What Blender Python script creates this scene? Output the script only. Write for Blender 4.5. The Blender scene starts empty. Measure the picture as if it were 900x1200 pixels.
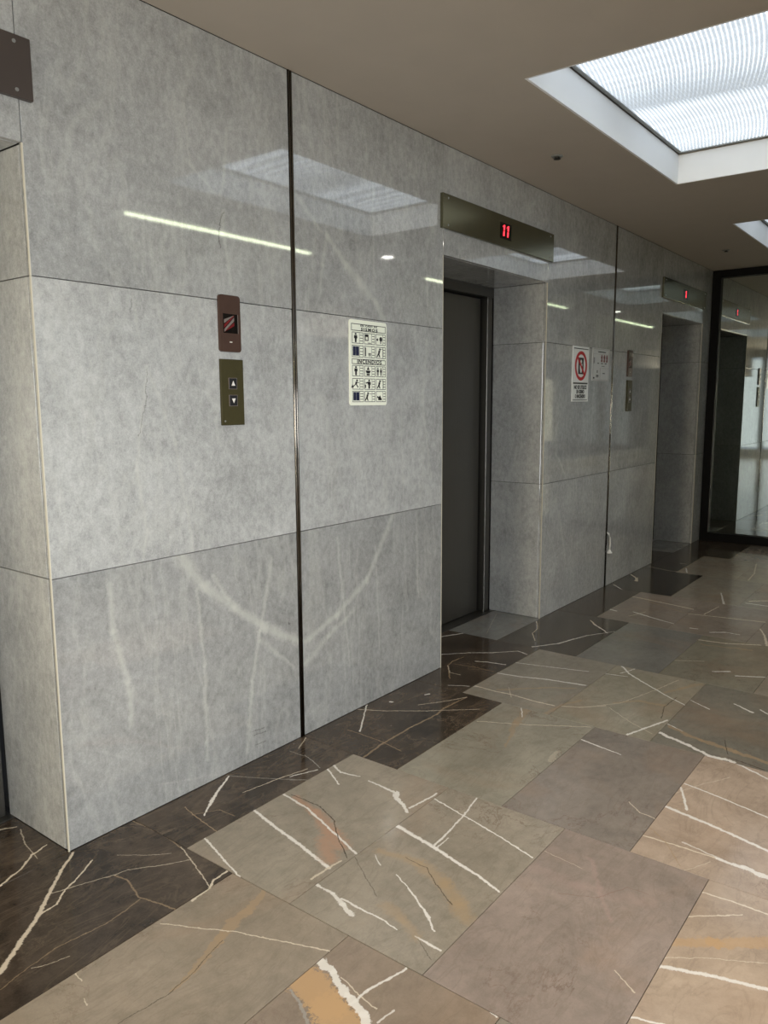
import bpy, bmesh, math, random
from mathutils import Vector, Matrix

random.seed(7)
S = bpy.context.scene
COL = S.collection
PI = math.pi

# ------------------------------------------------------------------ camera, world, lights, exposure
# metres; X runs along the lift wall into the distance, Y points into the wall (wall face at y = 0), Z is up
F_PX, YAW, PITCH, ROLL = 905.5, math.radians(52.47), math.radians(8.13), math.radians(-0.273)
cam_d = bpy.data.cameras.new('camera')
cam = bpy.data.objects.new('camera', cam_d); COL.objects.link(cam); S.camera = cam
cam_d.sensor_fit = 'VERTICAL'; cam_d.sensor_height = 24.0; cam_d.lens = F_PX / 1200 * 24.0
cam_d.clip_start = 0.02; cam_d.clip_end = 100
fw = Vector((math.sin(YAW), math.cos(YAW), 0)); rt = Vector((math.cos(YAW), -math.sin(YAW), 0)); up = Vector((0, 0, 1))
fw2 = fw * math.cos(PITCH) - up * math.sin(PITCH); up2 = up * math.cos(PITCH) + fw * math.sin(PITCH)
rt3 = rt * math.cos(ROLL) + up2 * math.sin(ROLL); up3 = up2 * math.cos(ROLL) - rt * math.sin(ROLL)
m = Matrix((rt3, up3, -fw2)).transposed().to_4x4(); m.translation = Vector((-1.27, -2.3217, 1.5))
cam.matrix_world = m

W_ = bpy.data.worlds.new('world'); S.world = W_; W_.use_nodes = True
W_.node_tree.nodes['Background'].inputs['Color'].default_value = (0.75, 0.85, 1.0, 1)
W_.node_tree.nodes['Background'].inputs['Strength'].default_value = 1.0

S.view_settings.view_transform = 'Standard'; S.view_settings.look = 'None'
S.view_settings.gamma = 1.0; S.view_settings.use_curve_mapping = False
S.view_settings.exposure = 0.0
S.cycles.max_bounces = 10; S.cycles.diffuse_bounces = 6; S.cycles.glossy_bounces = 6
S.cycles.sample_clamp_indirect = 8.0

def area(name, loc, target, sx, sy, power, color):
    l = bpy.data.lights.new(name, 'AREA'); l.shape = 'RECTANGLE'; l.size = sx; l.size_y = sy
    l.energy = power; l.color = color
    o = bpy.data.objects.new(name, l); COL.objects.link(o); o.location = loc
    o.rotation_euler = (Vector(target) - Vector(loc)).to_track_quat('-Z', 'Y').to_euler()
    return o
# daylight and fill outside the two lobby windows
area('daylight_lobby', (-2.6, -5.5, 1.4), (-2.6, 0, 1.4), 7.4, 2.4, 430, (0.95, 0.98, 1.0))
area('end_window_light', (-7.4, -1.1, 1.4), (0, -1.1, 1.4), 1.6, 2.4, 300, (1.0, 0.87, 0.64))  # strong warm fill, added to brighten the left reveal
area('end_window_light', (-7.4, -3.3, 1.4), (0, -3.3, 1.4), 2.5, 2.4, 24, (0.94, 1.0, 0.94))

LAMP = 6.5            # linear fluorescent lamps
DOWN = 98             # downlights, watts
SKY_BASE, SKY_RIB = 0.60, 1.2   # diffuser of the rooflights

# ------------------------------------------------------------------ helpers
def s2l(r, g, b):
    f = lambda v: (v/255)/12.92 if v/255 <= 0.04045 else (((v/255)+0.055)/1.055)**2.4
    return (f(r), f(g), f(b), 1)

def bm_box(bm, x0, x1, y0, y1, z0, z1, bev=0.0):
    vs = [bm.verts.new(v) for v in ((x0,y0,z0),(x1,y0,z0),(x1,y1,z0),(x0,y1,z0),(x0,y0,z1),(x1,y0,z1),(x1,y1,z1),(x0,y1,z1))]
    fs = [bm.faces.new([vs[i] for i in f]) for f in ((3,2,1,0),(4,5,6,7),(0,1,5,4),(1,2,6,5),(2,3,7,6),(3,0,4,7))]
    if bev:
        es = list({e for f in fs for e in f.edges})
        bmesh.ops.bevel(bm, geom=es, offset=bev, segments=1, affect='EDGES', profile=0.5)

def bm_poly(bm, pts, y0, y1, cap=True):
    """prism: outline in (x, z), extruded from y0 (front) to y1"""
    a = [bm.verts.new((x, y0, z)) for x, z in pts]; b = [bm.verts.new((x, y1, z)) for x, z in pts]
    n = len(pts); bm.faces.new(a); bm.faces.new(b[::-1])
    for i in range(n): bm.faces.new((a[i], b[i], b[(i+1) % n], a[(i+1) % n]))

def bm_tube(bm, pts, radii, seg=8, cap=True):
    pts = [Vector(p) for p in pts]
    if not isinstance(radii, (list, tuple)): radii = [radii]*len(pts)
    rings = []
    for i, p in enumerate(pts):
        d = (pts[min(i+1, len(pts)-1)] - pts[max(i-1, 0)]).normalized()
        a = d.orthogonal().normalized() if abs(d.z) > .9 else d.cross(Vector((0, 0, 1))).normalized()
        if abs(d.z) > .9: a = (Vector((1, 0, 0)) - d*d.x).normalized()
        b = d.cross(a)
        rings.append([bm.verts.new(p + (a*math.cos(2*PI*k/seg) + b*math.sin(2*PI*k/seg))*radii[i]) for k in range(seg)])
    for r, s in zip(rings, rings[1:]):
        for k in range(seg): bm.faces.new((r[k], r[(k+1) % seg], s[(k+1) % seg], s[k]))
    if cap: bm.faces.new(rings[0][::-1]); bm.faces.new(rings[-1])

def bm_ring(bm, cx, cz, r0, r1, y0, y1, seg=32):
    """flat ring in the x-z plane"""
    q = []
    for k in range(seg):
        c, s = math.cos(2*PI*k/seg), math.sin(2*PI*k/seg)
        q.append([bm.verts.new((cx+c*r, y, cz+s*r)) for r, y in ((r0, y0), (r1, y0), (r1, y1), (r0, y1))])
    for k in range(seg):
        a, b = q[k], q[(k+1) % seg]
        for i in range(4): bm.faces.new((a[i], a[(i+1) % 4], b[(i+1) % 4], b[i]))

def rrect(x0, x1, z0, z1, r, n=5):
    out = []
    for cx, cz, a0 in ((x1-r, z1-r, 0), (x0+r, z1-r, 90), (x0+r, z0+r, 180), (x1-r, z0+r, 270)):
        for k in range(n+1):
            a = math.radians(a0 + 90*k/n); out.append((cx+r*math.cos(a), cz+r*math.sin(a)))
    return out

def circ(cx, cz, r, n=14): return [(cx+r*math.cos(2*PI*k/n), cz+r*math.sin(2*PI*k/n)) for k in range(n)]

def obj(name, bm, mat, parent=None, smooth=False):
    bmesh.ops.recalc_face_normals(bm, faces=bm.faces)
    me = bpy.data.meshes.new(name); bm.to_mesh(me); bm.free()
    if mat: me.materials.append(mat)
    if smooth:
        for p in me.polygons: p.use_smooth = True
    o = bpy.data.objects.new(name, me); COL.objects.link(o)
    if parent: o.parent = parent; o.matrix_parent_inverse = parent.matrix_world.inverted()
    return o

def box(name, mat, parent, *a, bev=0.0):
    bm = bmesh.new(); bm_box(bm, *a, bev=bev); return obj(name, bm, mat, parent)

def thing(name, label, cat, loc, group=None, kind=None):
    o = bpy.data.objects.new(name, None); COL.objects.link(o); o.location = loc; o.empty_display_size = .05
    o.matrix_world = Matrix.Translation(loc)
    if label: o['label'] = label
    if cat: o['category'] = cat
    if group: o['group'] = group
    if kind: o['kind'] = kind
    return o

def tag(o, label=None, cat=None, group=None, kind=None):
    for k, v in (('label', label), ('category', cat), ('group', group), ('kind', kind)):
        if v: o[k] = v
    return o

def text(name, body, mat, parent, x, z, size, y, width=None, bold=0.0, shear=0.0, space=1.0):
    """lettering facing -y, centred on x with its baseline at z"""
    cu = bpy.data.curves.new(name, 'FONT'); cu.body = body; cu.size = size; cu.align_x = 'CENTER'; cu.extrude = .0004
    cu.offset = bold; cu.space_character = space; cu.shear = shear; cu.resolution_u = 2
    t = bpy.data.objects.new(name, cu); COL.objects.link(t)
    dg = bpy.context.evaluated_depsgraph_get()
    me = bpy.data.meshes.new_from_object(t.evaluated_get(dg)); bpy.data.objects.remove(t); bpy.data.curves.remove(cu)
    if width:
        w = max(v.co.x for v in me.vertices) - min(v.co.x for v in me.vertices); k = width / w
        for v in me.vertices: v.co.x *= k
    me.transform(Matrix.Translation((x, y, z)) @ Matrix.Rotation(PI/2, 4, 'X'))
    me.materials.clear(); me.materials.append(mat); me.name = name
    o = bpy.data.objects.new(name, me); COL.objects.link(o)
    o.parent = parent; o.matrix_parent_inverse = parent.matrix_world.inverted()
    return o

# ------------------------------------------------------------------ materials
class N:
    """small node-tree builder"""
    def __init__(s, tree): s.t = tree
    def n(s, typ, **kw):
        x = s.t.nodes.new(typ)
        for k, v in kw.items(): setattr(x, k, v)
        return x
    def l(s, a, b): s.t.links.new(a, b)
    def math(s, op, a, b=None, c=None, clamp=False):
        x = s.n('ShaderNodeMath', operation=op, use_clamp=clamp)
        for i, v in enumerate((a, b, c)):
            if v is None: continue
            if isinstance(v, (int, float)): x.inputs[i].default_value = v
            else: s.l(v, x.inputs[i])
        return x.outputs[0]
    def vmath(s, op, a, b=None, scale=None, out=0):
        x = s.n('ShaderNodeVectorMath', operation=op)
        for i, v in enumerate((a, b)):
            if v is None: continue
            if isinstance(v, (tuple, list)): x.inputs[i].default_value = v
            else: s.l(v, x.inputs[i])
        if scale is not None: x.inputs['Scale'].default_value = scale
        return x.outputs[out]
    def noise(s, vec, scale, detail=4, rough=.55, dist=0.0):
        x = s.n('ShaderNodeTexNoise'); x.inputs['Scale'].default_value = scale; x.inputs['Detail'].default_value = detail
        x.inputs['Roughness'].default_value = rough; x.inputs['Distortion'].default_value = dist
        if vec is not None: s.l(vec, x.inputs['Vector'])
        return x
    def ramp(s, fac, stops, interp='LINEAR'):
        x = s.n('ShaderNodeValToRGB'); x.color_ramp.interpolation = interp; e = x.color_ramp.elements
        while len(e) < len(stops): e.new(0.5)
        for i, (p, c) in enumerate(stops):
            e[i].position = p; e[i].color = c if isinstance(c, (tuple, list)) else (c, c, c, 1)
        s.l(fac, x.inputs[0]); return x.outputs[0]
    def mix(s, fac, a, b, mode='MIX'):
        x = s.n('ShaderNodeMix', data_type='RGBA', blend_type=mode)
        for i, v in ((0, fac), (6, a), (7, b)):
            if isinstance(v, (int, float)): x.inputs[i].default_value = v
            elif isinstance(v, (tuple, list)): x.inputs[i].default_value = v
            else: s.l(v, x.inputs[i])
        return x.outputs[2]

def new_mat(name):
    mt = bpy.data.materials.new(name); mt.use_nodes = True
    b = mt.node_tree.nodes['Principled BSDF']; return mt, N(mt.node_tree), b

def plain(name, color, rough=.5, metal=0.0, var=.06, scale=30, emit=0.0, spec=.5, stretch=None):
    mt, k, b = new_mat(name)
    tc = k.n('ShaderNodeTexCoord').outputs['Object']
    if stretch: tc = k.vmath('MULTIPLY', tc, stretch)
    f = k.noise(tc, scale, 3).outputs['Fac']
    c0 = tuple(v*(1-var) for v in color[:3])+(1,); c1 = tuple(min(1, v*(1+var)) for v in color[:3])+(1,)
    k.l(k.ramp(f, [(.3, c0), (.7, c1)]), b.inputs['Base Color'])
    b.inputs['Roughness'].default_value = rough; b.inputs['Metallic'].default_value = metal
    b.inputs['Specular IOR Level'].default_value = spec
    if emit:
        b.inputs['Emission Color'].default_value = color; b.inputs['Emission Strength'].default_value = emit
    return mt

def vein_group():
    g = bpy.data.node_groups.new('vein', 'ShaderNodeTree'); I = g.interface
    for nm, ty in (('Color', 'NodeSocketColor'), ('P', 'NodeSocketVector'), ('A', 'NodeSocketVector'), ('BA', 'NodeSocketVector'),
                   ('Inv', 'NodeSocketFloat'), ('W0', 'NodeSocketFloat'), ('DW', 'NodeSocketFloat'), ('Var', 'NodeSocketFloat'),
                   ('Soft', 'NodeSocketFloat'), ('Strength', 'NodeSocketFloat'), ('Vein', 'NodeSocketColor')):
        I.new_socket(nm, in_out='INPUT', socket_type=ty)
    I.new_socket('Color', in_out='OUTPUT', socket_type='NodeSocketColor')
    k = N(g); gi = k.n('NodeGroupInput').outputs; go = k.n('NodeGroupOutput')
    d = k.vmath('SUBTRACT', gi['P'], gi['A'])
    dt = k.vmath('DOT_PRODUCT', d, gi['BA'], out=1)
    t = k.math('MULTIPLY', dt, gi['Inv'], clamp=True)
    sc = k.n('ShaderNodeVectorMath', operation='SCALE'); k.l(gi['BA'], sc.inputs[0]); k.l(t, sc.inputs['Scale'])
    r = k.vmath('SUBTRACT', d, sc.outputs[0])
    dist = k.vmath('LENGTH', r, out=1)
    w = k.math('MULTIPLY', k.math('MULTIPLY_ADD', t, gi['DW'], gi['W0']), gi['Var'])
    q = k.math('DIVIDE', dist, w)
    mask = k.math('DIVIDE', k.math('SUBTRACT', 1.0, q), gi['Soft'], clamp=True)
    k.l(k.mix(k.math('MULTIPLY', mask, gi['Strength']), gi['Color'], gi['Vein']), go.inputs[0])
    return g
VG = vein_group()

VEIN_COL = {'W': s2l(218, 213, 204), 'C': s2l(204, 191, 170), 'T': s2l(156, 134, 106), 'O': s2l(182, 148, 106), 'P': s2l(168, 134, 110),
            'Y': s2l(162, 140, 110), 'D': s2l(52, 44, 34), 'G': s2l(150, 145, 136), 'K': s2l(176, 148, 138), 'R': s2l(120, 72, 66),
            'L': s2l(206, 206, 197), 'd': s2l(96, 96, 92)}

def add_veins(k, col, P, Pw, segs, var):
    """lay traced veins over col; segs: (colour, strength, A, B, w0, w1) with A, B world points"""
    for c, st, A, B, w0, w1 in segs:
        g = k.n('ShaderNodeGroup'); g.node_tree = VG
        BA = Vector(B) - Vector(A)
        wide = max(w0, w1) > .022
        k.l(col, g.inputs['Color']); k.l(Pw if wide else P, g.inputs['P']); k.l(var, g.inputs['Var'])
        g.inputs['A'].default_value = A; g.inputs['BA'].default_value = BA; g.inputs['Inv'].default_value = 1/max(BA.length_squared, 1e-8)
        g.inputs['W0'].default_value = w0*(.5 if c != 'L' else .8); g.inputs['DW'].default_value = (w1-w0)*(.5 if c != 'L' else .8)
        g.inputs['Soft'].default_value = .8 if c == 'L' else .75 if c in 'YKP' else (.25 if wide else .45)
        g.inputs['Strength'].default_value = st*(.72 if c == 'L' else 1); g.inputs['Vein'].default_value = VEIN_COL[c]
        col = g.outputs['Color']
    return col

def floor_marble(name, c0, c1, segs, dark=False, seed=0.0, rough=.13):
    mt, k, b = new_mat(name)
    pos = k.n('ShaderNodeNewGeometry').outputs['Position']
    off = k.vmath('ADD', pos, (seed*3.7, seed*1.9, seed))
    n1 = k.noise(off, 3.2, 8, .62, .6).outputs['Fac']
    n2 = k.noise(off, 26, 5, .6).outputs['Fac']
    n3 = k.noise(off, 160, 2, .6).outputs['Fac']
    f = k.math('ADD', k.math('MULTIPLY', n1, .58), k.math('ADD', k.math('MULTIPLY', n2, .28), k.math('MULTIPLY', n3, .14)))
    col = k.ramp(f, [(.34, c0), (.66, c1)])
    # faint natural ribs and blotches of the stone
    sv = k.vmath('MULTIPLY', off, (1.6, 5.0, 1))
    n4 = k.noise(sv, 1.7, 6, .6, 1.4).outputs['Fac']
    rid = k.math('SUBTRACT', 1.0, k.math('MULTIPLY', k.math('ABSOLUTE', k.math('SUBTRACT', n4, .5)), 34), clamp=True)
    col = k.mix(k.math('MULTIPLY', rid, .22 if dark else .16), col, s2l(120, 104, 84) if dark else s2l(96, 84, 70))
    if not dark:
        n5 = k.noise(k.vmath('ADD', off, (9, 4, 2)), 2.1, 5, .6, .8).outputs['Fac']
        col = k.mix(k.math('MULTIPLY', k.ramp(n5, [(.5, 0.0), (.72, 1.0)]), .32), col, s2l(150, 122, 98))
    # hairlines, dark and rusty
    n6 = k.noise(k.vmath('ADD', off, (2, 7, 5)), 2.6, 9, .66, .5).outputs['Fac']
    hair = k.math('SUBTRACT', 1.0, k.math('MULTIPLY', k.math('ABSOLUTE', k.math('SUBTRACT', n6, .52)), 110), clamp=True)
    gate = k.ramp(k.noise(off, 1.9, 3).outputs['Fac'], [(.5, 0.0), (.62, 1.0)])
    col = k.mix(k.math('MULTIPLY', k.math('MULTIPLY', hair, gate), .5), col, s2l(126, 110, 92) if dark else s2l(96, 70, 58))
    nd = k.noise(pos, 34, 5, .65)
    P = k.vmath('ADD', pos, k.vmath('SCALE', k.vmath('SUBTRACT', nd.outputs['Color'], (.5, .5, .5)), scale=.016))
    nw = k.noise(pos, 9, 5, .65)
    Pw = k.vmath('ADD', pos, k.vmath('SCALE', k.vmath('SUBTRACT', nw.outputs['Color'], (.5, .5, .5)), scale=.07))
    flat = lambda v: k.vmath('MULTIPLY', v, (1, 1, 0))
    var = k.math('MULTIPLY_ADD', k.noise(pos, 70, 5, .75).outputs['Fac'], 2.3, -.12)
    col = add_veins(k, col, flat(P), flat(Pw), segs, var)
    k.l(col, b.inputs['Base Color'])
    k.l(k.math('MULTIPLY_ADD', n1, .12, rough-.06), b.inputs['Roughness'])
    b.inputs['Specular IOR Level'].default_value = .5
    return mt

def wall_marble(name, segs, seed=0.0, tone=1.0, rough=.04):
    mt, k, b = new_mat(name)
    pos = k.n('ShaderNodeNewGeometry').outputs['Position']
    off = k.vmath('ADD', pos, (seed*2.3, seed*.7, seed*1.3))
    n1 = k.noise(off, 3.4, 7, .66, .5).outputs['Fac']
    n2 = k.noise(k.vmath('MULTIPLY', off, (1, 1, .72)), 42, 6, .72, .3).outputs['Fac']
    n3 = k.noise(off, 210, 3, .7).outputs['Fac']
    f = k.math('ADD', k.math('MULTIPLY', n1, .32), k.math('ADD', k.math('MULTIPLY', n2, .42), k.math('MULTIPLY', n3, .26)))
    a = s2l(140*tone, 141*tone, 139*tone); c = s2l(192*tone, 193*tone, 190*tone)
    col = k.ramp(f, [(.36, a), (.62, c)])
    # small dark pits running with the grain, and faint pale threads
    n4 = k.noise(k.vmath('MULTIPLY', off, (1.6, 1.6, .8)), 22, 4, .7, .6).outputs['Fac']
    col = k.mix(k.math('MULTIPLY', k.ramp(n4, [(.66, 0.0), (.76, 1.0)]), .35), col, s2l(112, 113, 110))
    n5 = k.noise(k.vmath('MULTIPLY', off, (2.2, 2.2, .5)), 1.5, 7, .6, .5).outputs['Fac']
    rid = k.math('SUBTRACT', 1.0, k.math('MULTIPLY', k.math('ABSOLUTE', k.math('SUBTRACT', n5, .5)), 40), clamp=True)
    col = k.mix(k.math('MULTIPLY', rid, .2), col, s2l(200, 200, 192))
    if segs:
        nd = k.noise(pos, 16, 8, .78)
        P = k.vmath('ADD', pos, k.vmath('SCALE', k.vmath('SUBTRACT', nd.outputs['Color'], (.5, .5, .5)), scale=.05))
        var = k.math('MULTIPLY_ADD', k.noise(pos, 46, 6, .75).outputs['Fac'], 2.4, -.05)
        P2 = k.vmath('MULTIPLY', P, (1, 0, 1))
        col = add_veins(k, col, P2, P2, segs, var)
    k.l(col, b.inputs['Base Color'])
    b.inputs['IOR'].default_value = 2.2
    k.l(k.math('MULTIPLY_ADD', n2, .03, rough-.015), b.inputs['Roughness'])
    bp = k.n('ShaderNodeBump'); bp.inputs['Strength'].default_value = .008; bp.inputs['Distance'].default_value = .002
    k.l(n2, bp.inputs['Height']); k.l(bp.outputs[0], b.inputs['Normal'])
    return mt
FLOOR_VEINS = [
    ('C', 1, [-0.419, -0.372, 0.0183, -0.32, -0.295, 0.0172, -0.23, -0.226, 0.0157, -0.139, -0.136, 0.0141, -0.055, -0.061, 0.0122, 0.006, -0.014, 0.0099]),
    ('C', 1, [-0.232, -0.229, 0.0073, -0.176, -0.225, 0.007, -0.118, -0.179, 0.0069, -0.068, -0.158, 0.0066, 0.019, -0.105, 0.0065]),
    ('C', 0.6, [-0.155, -0.165, 0.0049, -0.064, -0.2, 0.0048, 0.019, -0.236, 0.0048, 0.06, -0.245, 0.0047, 0.142, -0.314, 0.0046, 0.22, -0.363, 0.0046]),
    ('T', 0.6, [0.016, -0.24, 0.0069, 0.025, -0.296, 0.0069, -0.004, -0.392, 0.0066, 0.028, -0.528, 0.0065]),
    ('T', 0.5, [-0.008, -0.407, 0.0054, -0.133, -0.423, 0.0049, -0.195, -0.413, 0.0045, -0.279, -0.401, 0.0041, -0.353, -0.412, 0.0037, -0.448, -0.432, 0.0033]),
    ('C', 0.6, [-0.36, -0.424, 0.0039, -0.323, -0.445, 0.0033, -0.271, -0.461, 0.0027]),
    ('C', 0.5, [0.086, -0.145, 0.0033, 0.146, -0.225, 0.0033, 0.201, -0.281, 0.0033]),
    ('C', 0.8, [0.247, -0.275, 0.0047, 0.223, -0.351, 0.0046, 0.192, -0.442, 0.0044, 0.159, -0.531, 0.0043]),
    ('T', 0.6, [0.245, -0.001, 0.0053, 0.258, -0.158, 0.006, 0.244, -0.279, 0.0067]),
    ('C', 1, [0.085, -0.537, 0.012, 0.159, -0.531, 0.0107, 0.193, -0.511, 0.0093, 0.248, -0.509, 0.0079]),
    ('C', 1, [-0.233, 0.003, 0.0093, -0.143, 0.039, 0.0085, -0.087, 0.084, 0.0077, -0.025, 0.103, 0.0067]),
    ('C', 0.6, [-0.029, 0.268, 0.0052, -0.068, 0.16, 0.0042, -0.085, 0.049, 0.0033]),
    ('C', 0.9, [-0.073, 0.326, 0.0105, -0.03, 0.297, 0.007]),
    ('W', 1, [0.681, -0.024, 0.008, 0.558, -0.09, 0.0133, 0.504, -0.125, 0.0186]),
    ('W', 1, [0.53, -0.108, 0.0188, 0.504, -0.125, 0.0121, 0.424, -0.181, 0.0054]),
    ('T', 0.8, [0.421, -0.077, 0.0055, 0.405, -0.147, 0.0054, 0.384, -0.299, 0.0052]),
    ('T', 0.5, [0.402, -0.142, 0.0054, 0.486, -0.194, 0.0055, 0.492, -0.272, 0.0054]),
    ('G', 0.6, [0.681, -0.013, 0.0056, 0.758, -0.151, 0.0055, 0.851, -0.298, 0.0055]),
    ('C', 0.8, [0.624, -0.167, 0.0038, 0.804, -0.201, 0.0048, 0.92, -0.233, 0.0057]),
    ('W', 0.9, [0.83, -0.223, 0.0064, 0.94, -0.272, 0.0065]),
    ('G', 0.8, [1.005, -0.139, 0.0055, 0.986, -0.206, 0.0054, 0.958, -0.27, 0.0053]),
    ('G', 0.6, [0.997, -0.06, 0.0043, 0.997, -0.141, 0.0042]),
    ('C', 0.6, [1.038, -0.072, 0.0056, 1.141, -0.021, 0.0058]),
    ('G', 0.5, [0.81, -0.243, 0.0055, 0.847, -0.292, 0.0055]),
    ('C', 0.7, [1.524, 0.005, 0.0077, 1.591, -0.119, 0.0071, 1.716, -0.286, 0.0064, 1.889, -0.482, 0.0058]),
    ('W', 0.9, [1.599, -0.004, 0.0069, 1.466, -0.09, 0.008, 1.336, -0.175, 0.009]),
    ('T', 0.6, [1.315, -0.116, 0.0054, 1.315, -0.193, 0.0054, 1.31, -0.32, 0.0053, 1.287, -0.445, 0.0051]),
    ('T', 0.6, [1.147, -0.354, 0.0134, 1.289, -0.336, 0.0129, 1.516, -0.336, 0.0124, 1.711, -0.349, 0.0118, 1.793, -0.335, 0.0109, 1.985, -0.35, 0.0101]),
    ('C', 0.7, [1.753, -0.209, 0.0049, 1.866, -0.287, 0.0059, 1.985, -0.35, 0.007]),
    ('W', 1, [1.701, -0.072, 0.0149, 1.705, -0.085, 0.0149]),
    ('W', 1, [1.885, -0.159, 0.0101, 1.908, -0.17, 0.0102]),
    ('W', 0.8, [2.471, 0.125, 0.0094, 2.599, 0.007, 0.0095, 2.675, -0.096, 0.0095, 2.802, -0.212, 0.0095, 2.778, -0.287, 0.0094]),
    ('W', 1, [2.487, -0.101, 0.0074, 2.518, -0.168, 0.0094, 2.539, -0.269, 0.0113]),
    ('T', 0.7, [2.161, -0.134, 0.0075, 2.33, -0.014, 0.0075, 2.407, 0.006, 0.0072, 2.51, -0.006, 0.007]),
    ('C', 0.7, [2.33, -0.014, 0.0079, 2.241, -0.083, 0.0066, 2.243, -0.154, 0.0054]),
    ('T', 0.6, [2.375, -0.026, 0.0057, 2.399, -0.154, 0.0056, 2.398, -0.27, 0.0055]),
    ('W', 1, [2.769, 0.321, 0.0126, 2.921, 0.241, 0.0128]),
    ('W', 0.8, [2.069, -0.182, 0.0052, 2.127, -0.28, 0.0068, 2.151, -0.333, 0.0083]),
    ('C', 0.8, [3.455, -0.013, 0.0081, 3.293, -0.099, 0.0078, 3.186, -0.115, 0.0077, 3.048, -0.203, 0.0074]),
    ('W', 0.9, [2.929, -0.245, 0.0121, 3.089, -0.346, 0.0141, 3.225, -0.382, 0.0162]),
    ('W', 0.8, [3.225, -0.382, 0.0125, 3.342, -0.418, 0.0095, 3.54, -0.528, 0.0064]),
    ('C', 0.9, [3.694, -0.3, 0.0088, 3.613, -0.364, 0.0173]),
    ('W', 0.9, [3.613, -0.364, 0.0173, 3.546, -0.439, 0.0117, 3.477, -0.507, 0.0064]),
    ('W', 0.9, [4.807, -0.034, 0.0105, 4.678, -0.154, 0.0142]),
    ('C', 0.9, [5.263, -0.011, 0.0128, 5.16, -0.093, 0.0189, 5.039, -0.143, 0.0247]),
    ('C', 0.8, [5.674, -0.035, 0.0125, 5.602, -0.241, 0.0122, 5.612, -0.312, 0.0121]),
    ('C', 0.8, [5.99, -0.213, 0.011, 5.984, -0.269, 0.0136]),
    ('W', 0.8, [5.795, -0.324, 0.0142, 5.621, -0.383, 0.0138]),
    ('W', 1, [0.331, -0.299, 0.0089, 0.285, -0.449, 0.0085, 0.254, -0.563, 0.0082]),
    ('W', 1, [0.563, -0.295, 0.0146, 0.525, -0.458, 0.0151, 0.501, -0.586, 0.0157, 0.46, -0.759, 0.016]),
    ('P', 0.75, [0.72, -0.359, 0.0376, 0.689, -0.493, 0.0556, 0.624, -0.625, 0.0715, 0.574, -0.708, 0.087]),
    ('P', 0.75, [0.569, -0.642, 0.0746, 0.493, -0.733, 0.0714]),
    ('W', 0.9, [0.713, -0.306, 0.0114, 0.692, -0.447, 0.011, 0.639, -0.6, 0.0105, 0.576, -0.778, 0.0099]),
    ('D', 0.8, [0.73, -0.33, 0.0049, 0.73, -0.477, 0.0048, 0.686, -0.587, 0.0046, 0.616, -0.66, 0.0045, 0.54, -0.771, 0.0042]),
    ('C', 0.8, [0.383, -0.755, 0.0109, 0.46, -0.759, 0.0096, 0.514, -0.767, 0.0081]),
    ('W', 1, [0.971, -0.301, 0.0097, 0.901, -0.422, 0.0078]),
    ('W', 0.9, [1.009, -0.3, 0.0143, 0.981, -0.362, 0.011, 0.999, -0.447, 0.0079]),
    ('W', 0.9, [0.994, -0.499, 0.0078, 0.986, -0.603, 0.0134, 0.98, -0.65, 0.019]),
    ('W', 0.95, [0.981, -0.64, 0.0266, 0.931, -0.713, 0.0185, 0.892, -0.762, 0.0109]),
    ('W', 0.9, [0.922, -0.752, 0.011, 0.993, -0.764, 0.0104, 1.073, -0.773, 0.0099]),
    ('W', 1, [1.039, -0.772, 0.0075, 0.999, -0.935, 0.0077, 0.956, -1.111, 0.0077, 0.911, -1.261, 0.0078]),
    ('W', 1, [0.797, -0.781, 0.0211, 0.765, -0.961, 0.018, 0.736, -1.078, 0.0153, 0.717, -1.167, 0.0129, 0.685, -1.262, 0.0106]),
    ('W', 0.9, [1.138, -0.914, 0.0075, 0.989, -0.941, 0.0072]),
    ('W', 0.9, [0.989, -0.941, 0.0072, 0.872, -0.954, 0.0086, 0.773, -0.962, 0.01]),
    ('W', 0.8, [0.84, -0.974, 0.0051, 0.771, -0.977, 0.008]),
    ('W', 0.8, [0.606, -0.834, 0.0033, 0.573, -0.885, 0.0064]),
    ('W', 0.9, [0.564, -0.958, 0.0044, 0.521, -1.045, 0.0061, 0.483, -1.11, 0.0077, 0.456, -1.157, 0.0092]),
    ('W', 0.9, [0.475, -1.125, 0.0094, 0.415, -1.202, 0.007]),
    ('W', 0.9, [0.366, -0.894, 0.009, 0.363, -0.97, 0.0078, 0.365, -1.043, 0.0067, 0.356, -1.112, 0.0056]),
    ('W', 0.9, [0.366, -1.171, 0.0067, 0.361, -1.212, 0.0088, 0.359, -1.259, 0.0108]),
    ('Y', 0.6, [0.634, -0.838, 0.0463, 0.662, -0.972, 0.0582, 0.618, -1.102, 0.0679]),
    ('Y', 0.6, [0.618, -1.102, 0.0679, 0.558, -1.196, 0.065, 0.519, -1.241, 0.0634]),
    ('D', 0.7, [0.656, -0.924, 0.0033, 0.652, -1.013, 0.0036, 0.597, -1.089, 0.0039, 0.544, -1.177, 0.0041]),
    ('W', 0.85, [0.378, -0.777, 0.0248, 0.368, -0.822, 0.0092]),
    ('W', 0.85, [0.368, -0.822, 0.0092, 0.369, -0.857, 0.0151, 0.347, -0.917, 0.0207, 0.331, -0.96, 0.0262]),
    ('D', 0.5, [0.556, -0.791, 0.0033, 0.496, -0.883, 0.0031, 0.44, -0.972, 0.003]),
    ('D', 0.5, [0.361, -1.183, 0.0028, 0.313, -1.259, 0.0027]),
    ('Y', 0.45, [0.422, -1.015, 0.0532, 0.39, -1.102, 0.0515, 0.367, -1.179, 0.05]),
    ('T', 0.75, [0.243, -0.677, 0.0182, 0.147, -0.704, 0.0409]),
    ('T', 0.75, [0.147, -0.704, 0.0409, 0.027, -0.741, 0.0333]),
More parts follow.
